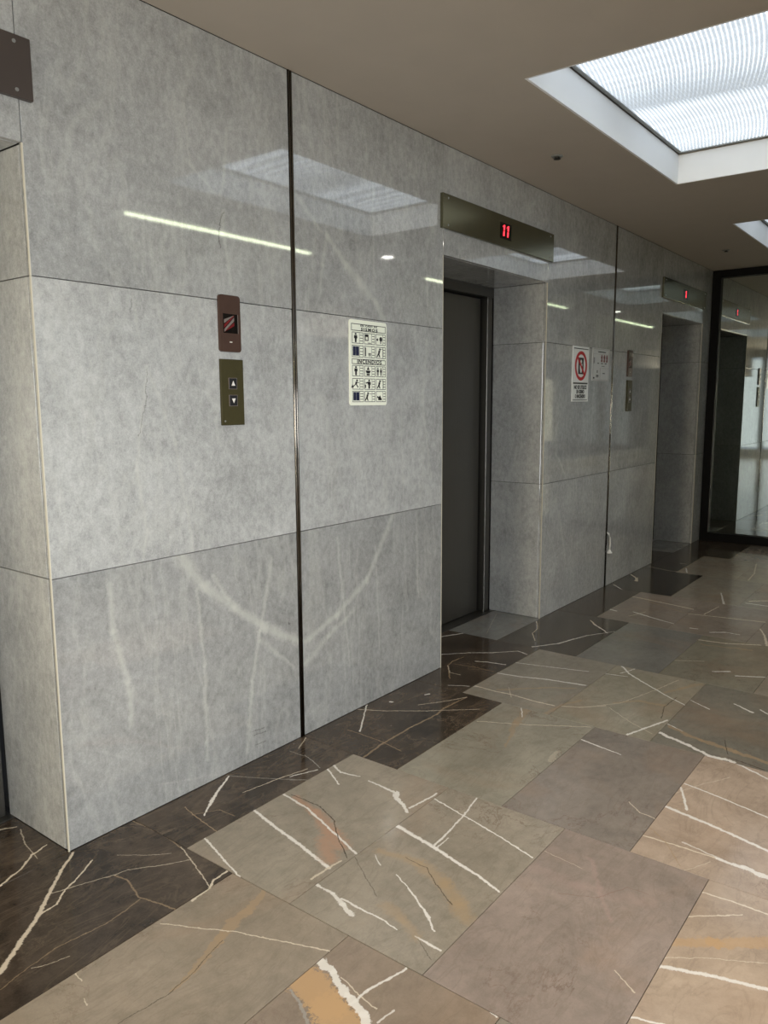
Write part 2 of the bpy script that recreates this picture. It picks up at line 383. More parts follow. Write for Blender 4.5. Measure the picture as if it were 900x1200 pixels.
    ('T', 0.7, [0.027, -0.741, 0.0333, -0.105, -0.775, 0.0222, -0.185, -0.789, 0.0126]),
    ('C', 0.9, [-0.038, -0.548, 0.0043, 0.031, -0.681, 0.0046, 0.068, -0.748, 0.0049, 0.112, -0.859, 0.0052, 0.177, -1.025, 0.0054]),
    ('C', 0.9, [-0.298, -0.536, 0.0052, -0.305, -0.572, 0.0033]),
    ('C', 0.8, [-0.332, -0.633, 0.0025, -0.341, -0.659, 0.004]),
    ('D', 0.6, [-0.33, -0.771, 0.0029, -0.195, -0.791, 0.003, -0.115, -0.783, 0.0031, 0.022, -0.746, 0.0033]),
    ('O', 0.85, [0.057, -1.035, 0.1032, 0.022, -1.147, 0.1057, -0.003, -1.224, 0.1092]),
    ('W', 0.9, [0.134, -1.023, 0.024, 0.112, -1.082, 0.0247, 0.078, -1.161, 0.025, 0.053, -1.232, 0.0255, 0.035, -1.27, 0.0262]),
    ('G', 0.8, [0.005, -1.03, 0.0076, -0.014, -1.085, 0.0099, -0.055, -1.151, 0.0119]),
    ('C', 0.8, [0.119, -1.106, 0.0039, 0.095, -1.197, 0.0044, 0.089, -1.244, 0.0049]),
    ('W', 0.85, [0.061, -1.184, 0.0099, 0.127, -1.191, 0.0089, 0.248, -1.226, 0.0079]),
    ('W', 0.7, [0.056, -1.275, 0.0057, 0.113, -1.284, 0.0059]),
    ('W', 0.9, [0.256, -1.474, 0.0039, 0.248, -1.498, 0.0072]),
    ('C', 0.8, [1.758, -0.546, 0.0065, 1.858, -0.745, 0.0064, 2.015, -1.001, 0.0064]),
    ('T', 0.5, [2.018, -0.671, 0.0385, 1.851, -0.703, 0.037]),
    ('T', 0.5, [1.851, -0.703, 0.037, 1.59, -0.779, 0.0086]),
    ('W', 0.8, [2.032, -0.636, 0.0063, 1.931, -0.693, 0.0061]),
    ('C', 0.25, [1.697, -0.991, 0.0212, 1.586, -1.004, 0.0248]),
    ('W', 0.95, [1.865, -1.016, 0.0132, 1.845, -1.104, 0.0095, 1.824, -1.215, 0.0059]),
    ('C', 0.7, [1.455, -1.387, 0.0052, 1.407, -1.446, 0.0058, 1.398, -1.502, 0.0064]),
    ('W', 0.9, [2.601, -0.279, 0.008, 2.652, -0.47, 0.0078, 2.717, -0.698, 0.0077, 2.766, -0.899, 0.0075]),
    ('W', 0.9, [2.389, -0.281, 0.011, 2.416, -0.431, 0.0126, 2.464, -0.561, 0.0143, 2.504, -0.764, 0.0157]),
    ('C', 0.95, [2.151, -0.291, 0.0105, 2.143, -0.425, 0.0103, 2.154, -0.519, 0.0101, 2.142, -0.655, 0.0099, 2.15, -0.758, 0.0098]),
    ('C', 0.8, [2.15, -0.758, 0.0098, 2.206, -0.869, 0.0087, 2.302, -0.961, 0.0078]),
    ('C', 0.5, [2.24, -0.452, 0.0052, 2.121, -0.532, 0.007]),
    ('Y', 0.5, [2.178, -0.431, 0.0309, 2.321, -0.581, 0.0259, 2.43, -0.748, 0.0207]),
    ('W', 1, [2.91, -0.816, 0.0134, 2.814, -0.895, 0.012, 2.746, -0.981, 0.0106, 2.609, -1.165, 0.009, 2.546, -1.269, 0.0078]),
    ('W', 0.8, [2.796, -0.849, 0.0076, 2.912, -0.889, 0.0089]),
    ('W', 1, [2.035, -1.167, 0.0125, 2.176, -1.216, 0.0128, 2.306, -1.261, 0.013]),
    ('C', 0.6, [2.277, -0.927, 0.0059, 2.377, -1.007, 0.0059, 2.653, -1.085, 0.0062, 2.88, -1.139, 0.0064]),
    ('C', 0.6, [2.289, -0.98, 0.0048, 2.176, -1.136, 0.0046, 2.111, -1.254, 0.0045]),
    ('Y', 0.55, [2.37, -0.979, 0.0296, 2.458, -1.077, 0.0321, 2.485, -1.187, 0.0342]),
    ('Y', 0.5, [2.651, -1.143, 0.0254, 2.777, -1.192, 0.0362, 2.888, -1.256, 0.0471]),
    ('Y', 0.5, [2.042, -0.773, 0.0381, 2.186, -0.787, 0.0318, 2.289, -0.833, 0.0248]),
    ('D', 0.7, [2.626, -1.207, 0.005, 2.452, -1.198, 0.0048, 2.309, -1.232, 0.0047]),
    ('W', 0.9, [2.63, -1.269, 0.007, 2.563, -1.382, 0.0087]),
    ('W', 1, [2.707, -1.465, 0.0098, 2.645, -1.561, 0.0162]),
    ('W', 0.9, [2.702, -1.584, 0.0115, 2.655, -1.642, 0.0113]),
    ('W', 0.9, [2.267, -1.273, 0.0083, 2.223, -1.356, 0.0063]),
    ('T', 0.7, [2.242, -1.289, 0.0274, 2.18, -1.451, 0.0292, 2.154, -1.599, 0.0311, 2.108, -1.75, 0.0326]),
    ('W', 0.95, [2.146, -1.269, 0.0224, 2.093, -1.421, 0.0223, 2.031, -1.53, 0.0222, 2.04, -1.62, 0.0226]),
    ('W', 0.95, [2.04, -1.62, 0.0164, 2.001, -1.694, 0.0132, 1.957, -1.779, 0.0102]),
    ('D', 0.7, [2.242, -1.532, 0.0044, 2.1, -1.581, 0.0042]),
    ('D', 0.6, [2.074, -1.588, 0.0042, 2.04, -1.734, 0.0097]),
    ('W', 0.95, [1.728, -1.51, 0.0085, 1.697, -1.655, 0.0086, 1.646, -1.84, 0.0085]),
    ('W', 0.9, [1.686, -1.51, 0.01, 1.593, -1.55, 0.0104, 1.529, -1.578, 0.0109]),
    ('C', 0.6, [1.633, -1.506, 0.0038, 1.751, -1.562, 0.0044, 1.887, -1.64, 0.0051]),
    ('W', 0.9, [1.506, -1.507, 0.0183, 1.473, -1.677, 0.0175, 1.419, -1.885, 0.0164]),
    ('C', 0.95, [1.262, -1.506, 0.0068, 1.271, -1.639, 0.0083, 1.273, -1.749, 0.0097]),
    ('W', 0.85, [1.273, -1.749, 0.0162, 1.268, -1.829, 0.0207, 1.256, -1.917, 0.0248]),
    ('W', 0.6, [1.302, -1.63, 0.0081, 1.275, -1.767, 0.0097]),
    ('T', 0.7, [1.327, -1.511, 0.0049, 1.267, -1.583, 0.0044, 1.156, -1.665, 0.0038]),
    ('C', 0.6, [1.143, -1.685, 0.0032, 1.241, -1.738, 0.0032]),
    ('K', 0.2, [1.023, -1.41, 0.0228, 0.864, -1.512, 0.0211, 0.759, -1.589, 0.02]),
    ('C', 0.8, [0.576, -1.669, 0.0042, 0.531, -1.738, 0.005]),
    ('C', 0.4, [0.971, -1.259, 0.004, 0.953, -1.419, 0.0038]),
    ('K', 0.12, [0.861, -1.274, 0.0832, 0.856, -1.452, 0.0856, 0.901, -1.649, 0.0885]),
    ('R', 0.3, [0.788, -1.412, 0.0036, 0.84, -1.514, 0.0036, 0.944, -1.569, 0.0037, 0.95, -1.633, 0.0036]),
    ('C', 0.95, [1.059, -1.749, 0.0073, 1.068, -1.85, 0.0074, 1.068, -1.954, 0.0075]),
    ('C', 0.9, [0.907, -1.747, 0.0052, 0.961, -1.812, 0.0055, 1.021, -1.885, 0.0058]),
    ('O', 0.5, [0.781, -1.755, 0.0385, 0.847, -1.858, 0.0465, 0.938, -1.979, 0.0547]),
    ('C', 0.7, [0.7, -1.753, 0.0035, 0.777, -1.861, 0.0035, 0.852, -1.996, 0.0034]),
    ('W', 0.9, [0.659, -1.748, 0.0158, 0.711, -1.878, 0.0155, 0.749, -2.016, 0.0151]),
    ('W', 0.9, [0.439, -1.741, 0.0063, 0.474, -1.836, 0.0071]),
    ('C', 0.9, [3.683, -1.027, 0.0161, 3.705, -1.174, 0.0159, 3.798, -1.356, 0.0158]),
    ('T', 0.6, [3.599, -1.061, 0.0183, 3.657, -1.333, 0.0238]),
    ('C', 0.7, [3.194, -1.024, 0.008, 3.279, -1.163, 0.008]),
    ('W', 1, [3.129, -1.249, 0.011, 3.186, -1.325, 0.0153]),
    ('W', 1, [3.133, -1.369, 0.0129, 3.222, -1.531, 0.0107]),
    ('W', 1, [4.052, -0.3, 0.0171, 4.032, -0.352, 0.017]),
    ('C', 0.8, [4.512, -0.297, 0.0212, 4.464, -0.534, 0.0213, 4.407, -0.78, 0.0213]),
    ('C', 0.6, [3.956, -0.473, 0.0083, 4.137, -0.531, 0.0084]),
    ('W', 1, [4.083, -0.458, 0.0099, 4.041, -0.552, 0.0208]),
    ('W', 0.9, [4.041, -0.552, 0.0208, 3.983, -0.69, 0.0142, 3.952, -0.786, 0.008]),
    ('T', 0.8, [4.432, -0.449, 0.0104, 4.264, -0.779, 0.0098]),
    ('C', 0.9, [4.264, -0.779, 0.0139, 4.311, -1.025, 0.0137, 4.363, -1.307, 0.0133]),
    ('W', 0.9, [3.914, -0.903, 0.0157, 3.921, -0.945, 0.013]),
    ('W', 0.95, [3.892, -1.034, 0.0128, 3.951, -1.114, 0.0167]),
    ('W', 0.9, [3.951, -1.114, 0.0102, 3.948, -1.203, 0.0076]),
    ('C', 0.9, [4.169, -1.278, 0.0104, 4.022, -1.334, 0.0145, 3.804, -1.393, 0.0181]),
    ('W', 0.8, [5.028, -0.816, 0.0108, 4.641, -0.937, 0.0217]),
    ('C', 0.8, [4.313, -0.882, 0.0111, 4.59, -0.909, 0.0086]),
    ('C', 0.9, [4.883, -1.059, 0.0221, 5.005, -1.181, 0.0222]),
    ('W', 0.9, [4.815, -1.05, 0.0176, 4.818, -1.218, 0.0173]),
    ('C', 0.7, [5.623, -0.883, 0.0124, 5.931, -0.863, 0.0129, 6.533, -0.757, 0.0139]),
]
WALL_VEINS = [
    ('L', 0.55, [0.484, 0.96, 0.0441, 0.616, 0.795, 0.0379, 0.762, 0.682, 0.0309]),
    ('L', 0.6, [0.762, 0.682, 0.0309, 0.923, 0.562, 0.0324, 1.137, 0.444, 0.0342]),
    ('L', 0.35, [0.897, 0.513, 0.0215, 1.096, 0.337, 0.0113]),
    ('L', 0.4, [0.659, 0.831, 0.0166, 0.733, 0.723, 0.017]),
    ('L', 0.4, [0.206, 0.884, 0.0175, 0.209, 0.718, 0.0177, 0.258, 0.518, 0.0182, 0.266, 0.356, 0.0184]),
    ('L', 0.4, [0.575, 0.797, 0.013, 0.601, 0.484, 0.0133, 0.596, 0.099, 0.0135]),
    ('L', 0.45, [0.973, 0.847, 0.018, 0.898, 0.549, 0.0167, 0.842, 0.343, 0.0154, 0.807, 0.055, 0.0143]),
    ('L', 0.5, [1.17, 0.436, 0.0268, 1.387, 0.513, 0.0267, 1.613, 0.634, 0.0265, 1.823, 0.926, 0.0259]),
    ('L', 0.4, [1.167, 0.333, 0.0307, 1.325, 0.425, 0.0238, 1.513, 0.506, 0.0165]),
    ('L', 0.35, [1.395, 0.877, 0.0119, 1.432, 0.586, 0.0121, 1.476, 0.238, 0.0124]),
    ('L', 0.3, [1.682, 0.793, 0.0127, 1.712, 0.261, 0.013]),
    ('L', 0.3, [2.033, 0.923, 0.018, 2.05, 0.458, 0.0138]),
    ('L', 0.4, [0.399, 1.624, 0.0119, 0.363, 1.418, 0.0112, 0.337, 1.27, 0.0104, 0.367, 1.055, 0.0099, 0.347, 0.95, 0.0091]),
    ('d', 0.5, [0.399, 1.618, 0.003, 0.389, 1.506, 0.003, 0.354, 1.388, 0.003]),
    ('L', 0.35, [0.412, 1.595, 0.012, 0.505, 1.352, 0.0124, 0.549, 1.095, 0.0128, 0.573, 0.929, 0.0129]),
    ('L', 0.3, [0.355, 1.865, 0.0087, 0.378, 1.681, 0.0088]),
    ('d', 0.6, [0.354, 1.85, 0.0035, 0.341, 1.804, 0.0029]),
    ('L', 0.3, [0.604, 2.547, 0.009, 0.62, 2.351, 0.0092, 0.726, 2.27, 0.0095]),
    ('L', 0.35, [0.798, 2.512, 0.0127, 0.777, 2.326, 0.0112, 0.758, 2.262, 0.0096]),
    ('d', 0.7, [0.772, 2.209, 0.0045, 0.753, 2.163, 0.0043, 0.743, 2.106, 0.0041, 0.75, 2.076, 0.0039]),
    ('L', 0.35, [0.772, 2.209, 0.0128, 0.761, 2.14, 0.0128, 0.795, 1.957, 0.0131]),
    ('L', 0.4, [1.157, 2.357, 0.0281, 1.31, 2.23, 0.0147]),
    ('L', 0.5, [1.349, 2.219, 0.0185, 1.478, 2.11, 0.0268, 1.568, 2.047, 0.0353]),
    ('L', 0.5, [1.568, 2.047, 0.0353, 1.694, 1.963, 0.0283, 1.773, 1.878, 0.0206]),
    ('L', 0.4, [1.354, 2.22, 0.0186, 1.323, 2.09, 0.0167, 1.298, 1.962, 0.0148]),
    ('L', 0.3, [1.68, 2.518, 0.0118, 1.682, 2.021, 0.0121]),
    ('L', 0.3, [2.122, 2.132, 0.0132, 2.139, 1.919, 0.0133]),
    ('L', 0.25, [1.434, 2.817, 0.0111, 1.435, 2.572, 0.0112]),
    ('L', 0.3, [2.124, 1.81, 0.0178, 2.086, 1.502, 0.0156, 2.169, 1.093, 0.0138]),
    ('L', 0.25, [1.898, 1.46, 0.0129, 1.919, 0.981, 0.0132]),
    ('L', 0.4, [3.889, 0.954, 0.0183, 3.811, 1.051, 0.0181, 3.695, 1.147, 0.0177]),
    ('L', 0.3, [3.79, 0.719, 0.0242, 3.931, 0.324, 0.0187]),
    ('L', 0.3, [4.358, 1.812, 0.0191, 4.314, 1.178, 0.0193]),
    ('L', 0.3, [5.1, 1.0, 0.0215, 5.172, 0.705, 0.0145]),
    ('L', 0.3, [5.398, 1.422, 0.0294, 5.304, 0.987, 0.022]),
    ('d', 0.8, [0.838, 0.127, 0.0036, 0.907, 0.125, 0.0037]),
    ('d', 0.8, [0.842, 0.11, 0.0036, 0.916, 0.103, 0.0037]),
    ('d', 0.6, [0.855, 0.067, 0.0036, 0.91, 0.063, 0.0037]),
    ('d', 0.9, [1.065, 0.547, 0.0074, 1.07, 0.542, 0.0075]),
]

M = dict(
    backing=plain('dark_mortar', s2l(52, 50, 46), .9),
    grout=plain('floor_grout', s2l(58, 52, 45), .85),
    ceiling=plain('ceiling_paint', s2l(180, 171, 159), .8, var=.02, scale=5),
    lining=plain('white_lining', s2l(240, 241, 241), .6, var=.02, scale=4),
    alu=plain('aluminium', s2l(150, 152, 150), .4, .6),
    steel=plain('brushed_steel', s2l(100, 98, 93), .32, .9, var=.08, scale=6, stretch=(60, 60, 1)),
    door=plain('door_steel', s2l(104, 102, 96), .34, .85, var=.06, scale=4, stretch=(60, 60, 1)),
    strip=plain('dark_chrome', s2l(120, 116, 110), .16, 1.0, var=.05),
    channel=plain('dark_channel', s2l(36, 33, 30), .5, .3),
    plate=plain('sign_steel', s2l(122, 120, 98), .2, .9, var=.05, scale=5, stretch=(1, 60, 60)),
    plate_dark=plain('sign_bronze', s2l(86, 78, 74), .35, .5, var=.05, scale=5),
    brown=plain('brown_anodised', s2l(74, 56, 48), .4, .1, var=.06, spec=.25),
    olive=plain('olive_bronze', s2l(62, 58, 36), .5, 0.0, var=.06, spec=.15),
    black=plain('black_window', s2l(14, 12, 12), .15),
    red=plain('red_print', s2l(176, 24, 28), .5, var=.02),
    dred=plain('dark_red_bar', s2l(104, 18, 22), .4, var=.02),
    grey=plain('grey_bar', s2l(116, 106, 100), .4, var=.02),
    led=plain('led_red', (1.0, .03, .05, 1), .4, emit=2.6, var=0.0),
    ledw=plain('indicator_white', s2l(220, 216, 210), .4),
    ink=plain('black_print', s2l(24, 24, 26), .5, var=.02),
    navy=plain('navy_print', s2l(28, 34, 64), .5, var=.02),
    board=plain('cream_board', s2l(240, 243, 226), .3, var=.01),
    bead=plain('corner_bead', s2l(196, 190, 172), .5, var=.04),
    white=plain('white_board', s2l(222, 224, 220), .35, var=.01),
    acrylic=plain('notice_acrylic', s2l(196, 198, 196), .2, var=.02),
    frame=plain('black_frame', s2l(6, 6, 6), .6, spec=.12),
    cable=plain('white_cable', s2l(226, 226, 222), .4),
    plaster=plain('lobby_paint', s2l(178, 174, 164), .8, var=.02),
    tubeglow=plain('lamp_tube', (.92, 1.0, .72, 1), .4, emit=LAMP, var=0.0),
    downglow=plain('downlight_glow', (1.0, .97, .9, 1), .4, emit=20.0, var=0.0),
)
# dark mirror glass
mt, k, b = new_mat('tinted_mirror'); M['mirror'] = mt
b.inputs['Metallic'].default_value = 1.0; b.inputs['Roughness'].default_value = .015
f = k.noise(k.n('ShaderNodeTexCoord').outputs['Object'], .8, 2).outputs['Fac']
k.l(k.ramp(f, [(.3, (.55, .59, .54, 1)), (.7, (.58, .62, .57, 1))]), b.inputs['Base Color'])
# clear window glass
mt = bpy.data.materials.new('window_glass'); mt.use_nodes = True; M['glass'] = mt; k = N(mt.node_tree); mt.node_tree.nodes.remove(mt.node_tree.nodes['Principled BSDF'])
gl = k.n('ShaderNodeBsdfGlossy'); gl.inputs['Roughness'].default_value = .02; tr = k.n('ShaderNodeBsdfTransparent'); mx = k.n('ShaderNodeMixShader')
fr = k.n('ShaderNodeFresnel'); fr.inputs[0].default_value = 1.45
k.l(fr.outputs[0], mx.inputs[0]); k.l(tr.outputs[0], mx.inputs[1]); k.l(gl.outputs[0], mx.inputs[2]); k.l(mx.outputs[0], mt.node_tree.nodes['Material Output'].inputs['Surface'])
# ribbed rooflight sheet, lit from above: bright caustic threads along the ribs in two fields
mt, k, b = new_mat('rooflight_sheet'); M['diffuser'] = mt
sx = k.n('ShaderNodeSeparateXYZ'); k.l(k.n('ShaderNodeTexCoord').outputs['Object'], sx.inputs[0])
X, Y = sx.outputs[0], sx.outputs[1]           # x 0..2 along the room, y 0..-1 away from the wall
fx = k.math('FRACT', k.math('MULTIPLY', k.math('ADD', X, k.math('MULTIPLY', Y, .12)), .92))
bend = k.math('MULTIPLY', k.math('POWER', fx, 1.9), -.20)
nz = k.noise(None, 7, 3); k.l(k.n('ShaderNodeTexCoord').outputs['Object'], nz.inputs['Vector'])
ph = k.math('ADD', k.math('ADD', Y, bend), k.math('MULTIPLY', nz.outputs['Fac'], .006))
wv = k.math('SINE', k.math('MULTIPLY', ph, 2*PI/.019))
line = k.math('POWER', k.math('MULTIPLY_ADD', wv, .5, .5), 4.0)
field = k.math('MULTIPLY', k.ramp(fx, [(0.0, .25), (.1, 1.0), (.62, .95), (.86, .35), (1.0, .2)]), k.math('MULTIPLY_ADD', k.noise(k.vmath('MULTIPLY', k.n('ShaderNodeTexCoord').outputs['Object'], (6, 1.2, 1)), 4, 3).outputs['Fac'], 1.0, .5))
st = k.math('ADD', k.math('MULTIPLY', k.math('MULTIPLY', line, field), SKY_RIB), k.math('MULTIPLY_ADD', field, SKY_BASE*.45, SKY_BASE*.62))
b.inputs['Base Color'].default_value = s2l(200, 210, 220); b.inputs['Roughness'].default_value = .35
b.inputs['Emission Color'].default_value = (.80, .90, 1.0, 1); k.l(st, b.inputs['Emission Strength'])

# ------------------------------------------------------------------ measures
H = 2.82                       # ceiling
Z1, Z2 = .939, 1.884           # panel joints
OPEN_H, DEPTH = 2.265, .40     # lift openings
OPEN = [(-1.247, 0.0), (2.276, 3.522), (5.822, 7.08)]
X_END = 7.40
SKY = [(-2.0, 0.0), (1.80, 3.82), (5.18, 6.82)]; SY0, SY1 = -.705, -1.71; SZ = 3.0
XL, YF = -7.0, -5.2

def seg_list(veins, axis):
    out = []
    for c, st, v in veins:
        p = [v[i:i+3] for i in range(0, len(v), 3)]
        for a, q in zip(p, p[1:]):
            A, B = ((a[0], a[1], 0), (q[0], q[1], 0)) if axis == 2 else ((a[0], 0, a[1]), (q[0], 0, q[1]))
            out.append((c, st, A, B, a[2], q[2]))
    return out
FS, WS = seg_list(FLOOR_VEINS, 2), seg_list(WALL_VEINS, 1)

# ------------------------------------------------------------------ floor
bm = bmesh.new(); bm_box(bm, XL-.2, X_END+.2, YF-.2, .62, -.16, -.02)
floor = tag(obj('floor', bm, M['grout']), kind='structure')
DK0, DK1 = s2l(30, 24, 19), s2l(88, 76, 64)
LIGHT = [(s2l(126, 118, 104), s2l(158, 148, 132)), (s2l(122, 116, 104), s2l(150, 142, 128)), (s2l(116, 108, 98), s2l(146, 134, 122))]
TILE_TONE = {(-1, 1): (s2l(126, 115, 99), s2l(156, 143, 126)), (0, 3): (s2l(124, 113, 103), s2l(156, 141, 130)), (1, 2): (s2l(112, 105, 97), s2l(142, 132, 122)),
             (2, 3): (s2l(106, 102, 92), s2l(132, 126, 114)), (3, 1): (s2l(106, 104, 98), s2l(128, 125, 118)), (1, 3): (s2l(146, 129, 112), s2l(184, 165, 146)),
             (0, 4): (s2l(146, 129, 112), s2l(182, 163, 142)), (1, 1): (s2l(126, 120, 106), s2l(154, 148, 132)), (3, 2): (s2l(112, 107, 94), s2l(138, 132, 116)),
             (-1, 2): (s2l(120, 106, 90), s2l(150, 134, 118)), (5, 0): (s2l(38, 34, 29), s2l(66, 58, 50)), (2, 2): (s2l(128, 122, 106), s2l(158, 150, 132))}
DARK_TONE = {(5, 0): (s2l(36, 32, 28), s2l(58, 52, 45)), (3, 0): (s2l(48, 44, 38), s2l(88, 80, 70))}
generic_light = [floor_marble('grey_brown_marble', LIGHT[i][0], LIGHT[i][1], [], seed=3.1*i+1) for i in range(3)]
generic_dark = floor_marble('dark_marble', DK0, DK1, [], dark=True, seed=5)
tile_mesh = {}
def tile(x0, x1, y0, y1, mat):
    key = (round(x1-x0, 4), round(y1-y0, 4))
    if key not in tile_mesh:
        bm = bmesh.new(); w, d = key; bm_box(bm, -w/2+.0008, w/2-.0008, -d/2+.0008, d/2-.0008, -.0197, 0, bev=.0012)
        bmesh.ops.recalc_face_normals(bm, faces=bm.faces)
        me = bpy.data.meshes.new('tile'); bm.to_mesh(me); bm.free(); me.materials.append(None); tile_mesh[key] = me
    o = bpy.data.objects.new('tile', tile_mesh[key]); COL.objects.link(o); o.parent = floor
    o.location = ((x0+x1)/2, (y0+y1)/2, random.uniform(-.0003, .0003))
    o.rotation_euler = (random.uniform(-1, 1)*.0006, random.uniform(-1, 1)*.0004, 0)
    o.material_slots[0].link = 'OBJECT'; o.material_slots[0].material = mat
    return o
RX = lambda i: .2535 + .8875*i
for i in range(-4, 9):
    x0, x1 = RX(i), min(RX(i+1), X_END)
    if x1 - x0 < .02: continue
    even = i % 2 == 0
    ys = [0, .297] if even else [0, .53]
    while ys[-1] < 3.7: ys.append(ys[-1] + .4873)
    for kx, (a, c) in enumerate(zip(ys, ys[1:])):
        sg = [s for s in FS if x0 <= (s[2][0]+s[3][0])/2 < x1 and a <= -(s[2][1]+s[3][1])/2 < c]
        if kx == 0:       # dark border course, also the traced veins that run on into the recesses
            sg = [s for s in FS if x0 <= (s[2][0]+s[3][0])/2 < x1 and -.45 <= -(s[2][1]+s[3][1])/2 < c]
            tone = DARK_TONE.get((i, 0), (DK0, DK1))
            mt = floor_marble('dark_marble', *tone, sg, dark=True, seed=i*1.7+5) if sg or (i, 0) in DARK_TONE else generic_dark
        elif sg or (i, kx) in TILE_TONE:
            tone = TILE_TONE.get((i, kx), LIGHT[(i*5+kx*3) % 3])
            mt = floor_marble('grey_brown_marble', *tone, sg, seed=i*2.3+kx*1.1)
        else: mt = generic_light[(i*5+kx*3) % 3]
        tile(x0, x1, -c, -a, mt)
        if kx == 0: # the border course runs on into the recesses in front of the lift doors
            for ox0, ox1 in OPEN:
                u0, u1 = max(x0, ox0), min(x1, ox1)
                if u1-u0 > .05 and not (u0 > 2.9 and u1 < 3.6) and not u0 > 6.4: tile(u0, u1, 0, .36, mt)
slab_m = floor_marble('pale_threshold_marble', s2l(112, 112, 108), s2l(142, 142, 137), [('C', .4, (3.0, .12, 0), (3.45, .3, 0), .005, .004)], seed=8)
tile(2.916, 3.522, 0, .36, slab_m); tile(RX(7), 7.08, 0, .36, slab_m)
# plain stone beyond the tiles laid one by one
for a in ((XL, RX(-4), YF, 0), (RX(-4), X_END, YF, -3.95)):
    o = box('tile', generic_light[0], floor, a[0], a[1]-.002, a[2], a[3]-.21 if a[3] < 0 else a[3], -.0197, 0); o['kind'] = 'stuff'

# ------------------------------------------------------------------ lift wall with its marble panels
bm = bmesh.new()
T = .022
xs = [XL] + [v for o_ in OPEN for v in o_] + [X_END]
for a, c in zip(xs[0::2], xs[1::2]): bm_box(bm, a + (0 if a == XL else T), c - (0 if c == X_END else T), T, .62, 0, 3.1)
for a, c in OPEN: bm_box(bm, a - T, c + T, T, .62, OPEN_H + T, 3.1)
wall = tag(obj('wall_back', bm, M['backing']), kind='structure')
G = .0012
panels = [0]
def panel(x0, x1, z0, z1, tone=1.0, y=0.0, tilt=True):
    panels[0] += 1
    sg = [s for s in WS if x0-.05 <= (s[2][0]+s[3][0])/2 < x1+.05 and z0 <= (s[2][2]+s[3][2])/2 < z1]
    mt = wall_marble('grey_marble', sg, seed=panels[0]*1.37, tone=tone)
    cx, cz = (x0+x1)/2, (z0+z1)/2
    bm = bmesh.new(); bm_box(bm, x0+G-cx, x1-G-cx, y, y+T-.002, z0+G-cz, z1-G-cz, bev=.0014)
    o = obj('marble_panel', bm, mt, wall); o.location = (cx, 0, cz)
    if tilt: o.rotation_euler = (random.uniform(-1, 1)*.0015, 0, random.uniform(-1, 1)*.0015)
    return o
ZS = [0.0, Z1, Z2, H]
for x0, x1 in ((0.0, 1.128), (1.152, 2.276), (3.522, 4.683), (4.707, 5.822), (7.08, X_END)):
    for j, (z0, z1) in enumerate(zip(ZS, ZS[1:])): panel(x0, x1, z0, z1, ((.89, 1.03, .96) if x0 < 3 else (1.0, .96, .94))[j])
for x0, x1 in ((XL, -3.5), (-3.5, -2.37), (-2.37, -1.247)):
    for j, (z0, z1) in enumerate(zip(ZS, ZS[1:])): panel(x0, x1, z0, z1)
for x0, x1 in OPEN: panel(x0, x1, OPEN_H, H, .98)
# reveals of the recesses: side panels and soffit
for (x0, x1) in OPEN:
    for s, xx in ((1, x1), (-1, x0)):
        for z0, z1 in zip([0, Z1, Z2], [Z1, Z2, OPEN_H]):
            panels[0] += 1
            bm = bmesh.new(); a, c = (xx, xx+T-.002) if s > 0 else (xx-T+.002, xx)
            bm_box(bm, a, c, T+.0005, DEPTH, z0+G, z1-G, bev=.0014)
            obj('reveal_panel', bm, wall_marble('grey_marble', [], seed=panels[0]*1.37, tone=.98), wall)
    bm = bmesh.new(); bm_box(bm, x0+.003, x1-.003, T+.0005, DEPTH, OPEN_H, OPEN_H+T-.002, bev=.001)
    obj('soffit_panel', bm, wall_marble('grey_marble', [], seed=x0+40, tone=.95), wall)
    # slim arris bead at the outer corners
    for xx in (x0, x1):
        box('corner_bead', M['bead'], wall, xx-.0022, xx+.0022, -.0006, .004, 0.0, OPEN_H)

# dark chrome joint strips
def joint_strip(n, x):
    t = thing('trim_%d' % n, None, None, (x, 0, 0), kind='structure')
    box('channel', M['channel'], t, x-.0118, x+.0118, .003, T-.002, 0, H)
    for dx in (-.0062, .0062):
        bm = bmesh.new(); bm_tube(bm, [(x+dx, .0005, 0), (x+dx, .0005, H)], .0058, 10); obj('chrome_rib', bm, M['strip'], t, True)
    return t
joint_strip(1, 1.140); t2 = joint_strip(2, 4.695)
box('access_slot', M['black'], t2, 4.672, 4.684, -.0035, -.0012, .285, .425)

# lift doors
def lift_door(n, x0, x1, label):
    t = thing('door_%d' % n, label, None, (x0, DEPTH, 0), kind='structure')
    y = DEPTH
    box('sill', M['steel'], t, x0, x1, .362, .50, -.018, .002, bev=.001)
    for s, xx in ((1, x0), (-1, x1)):
        a, c = sorted((xx+s*.014, xx+s*.078)); box('jamb', M['steel'], t, a, c, y+.001, y+.09, .002, 2.20, bev=.002)
    box('head', M['steel'], t, x0, x1, y+.001, y+.09, 2.20, OPEN_H, bev=.002)
    mid = (x0+x1)/2
    for a, c in ((x0+.092, mid-.002), (mid+.002, x1-.092)):
        box('door_leaf', M['door'], t, a, c, y+.05, y+.085, .006, 2.19, bev=.002)
    box('shaft_back', M['black'], t, x0, x1, y+.10, y+.12, 0.0, OPEN_H)
    return t
for n, (x0, x1) in enumerate(OPEN): lift_door(n+1, x0, x1, None)

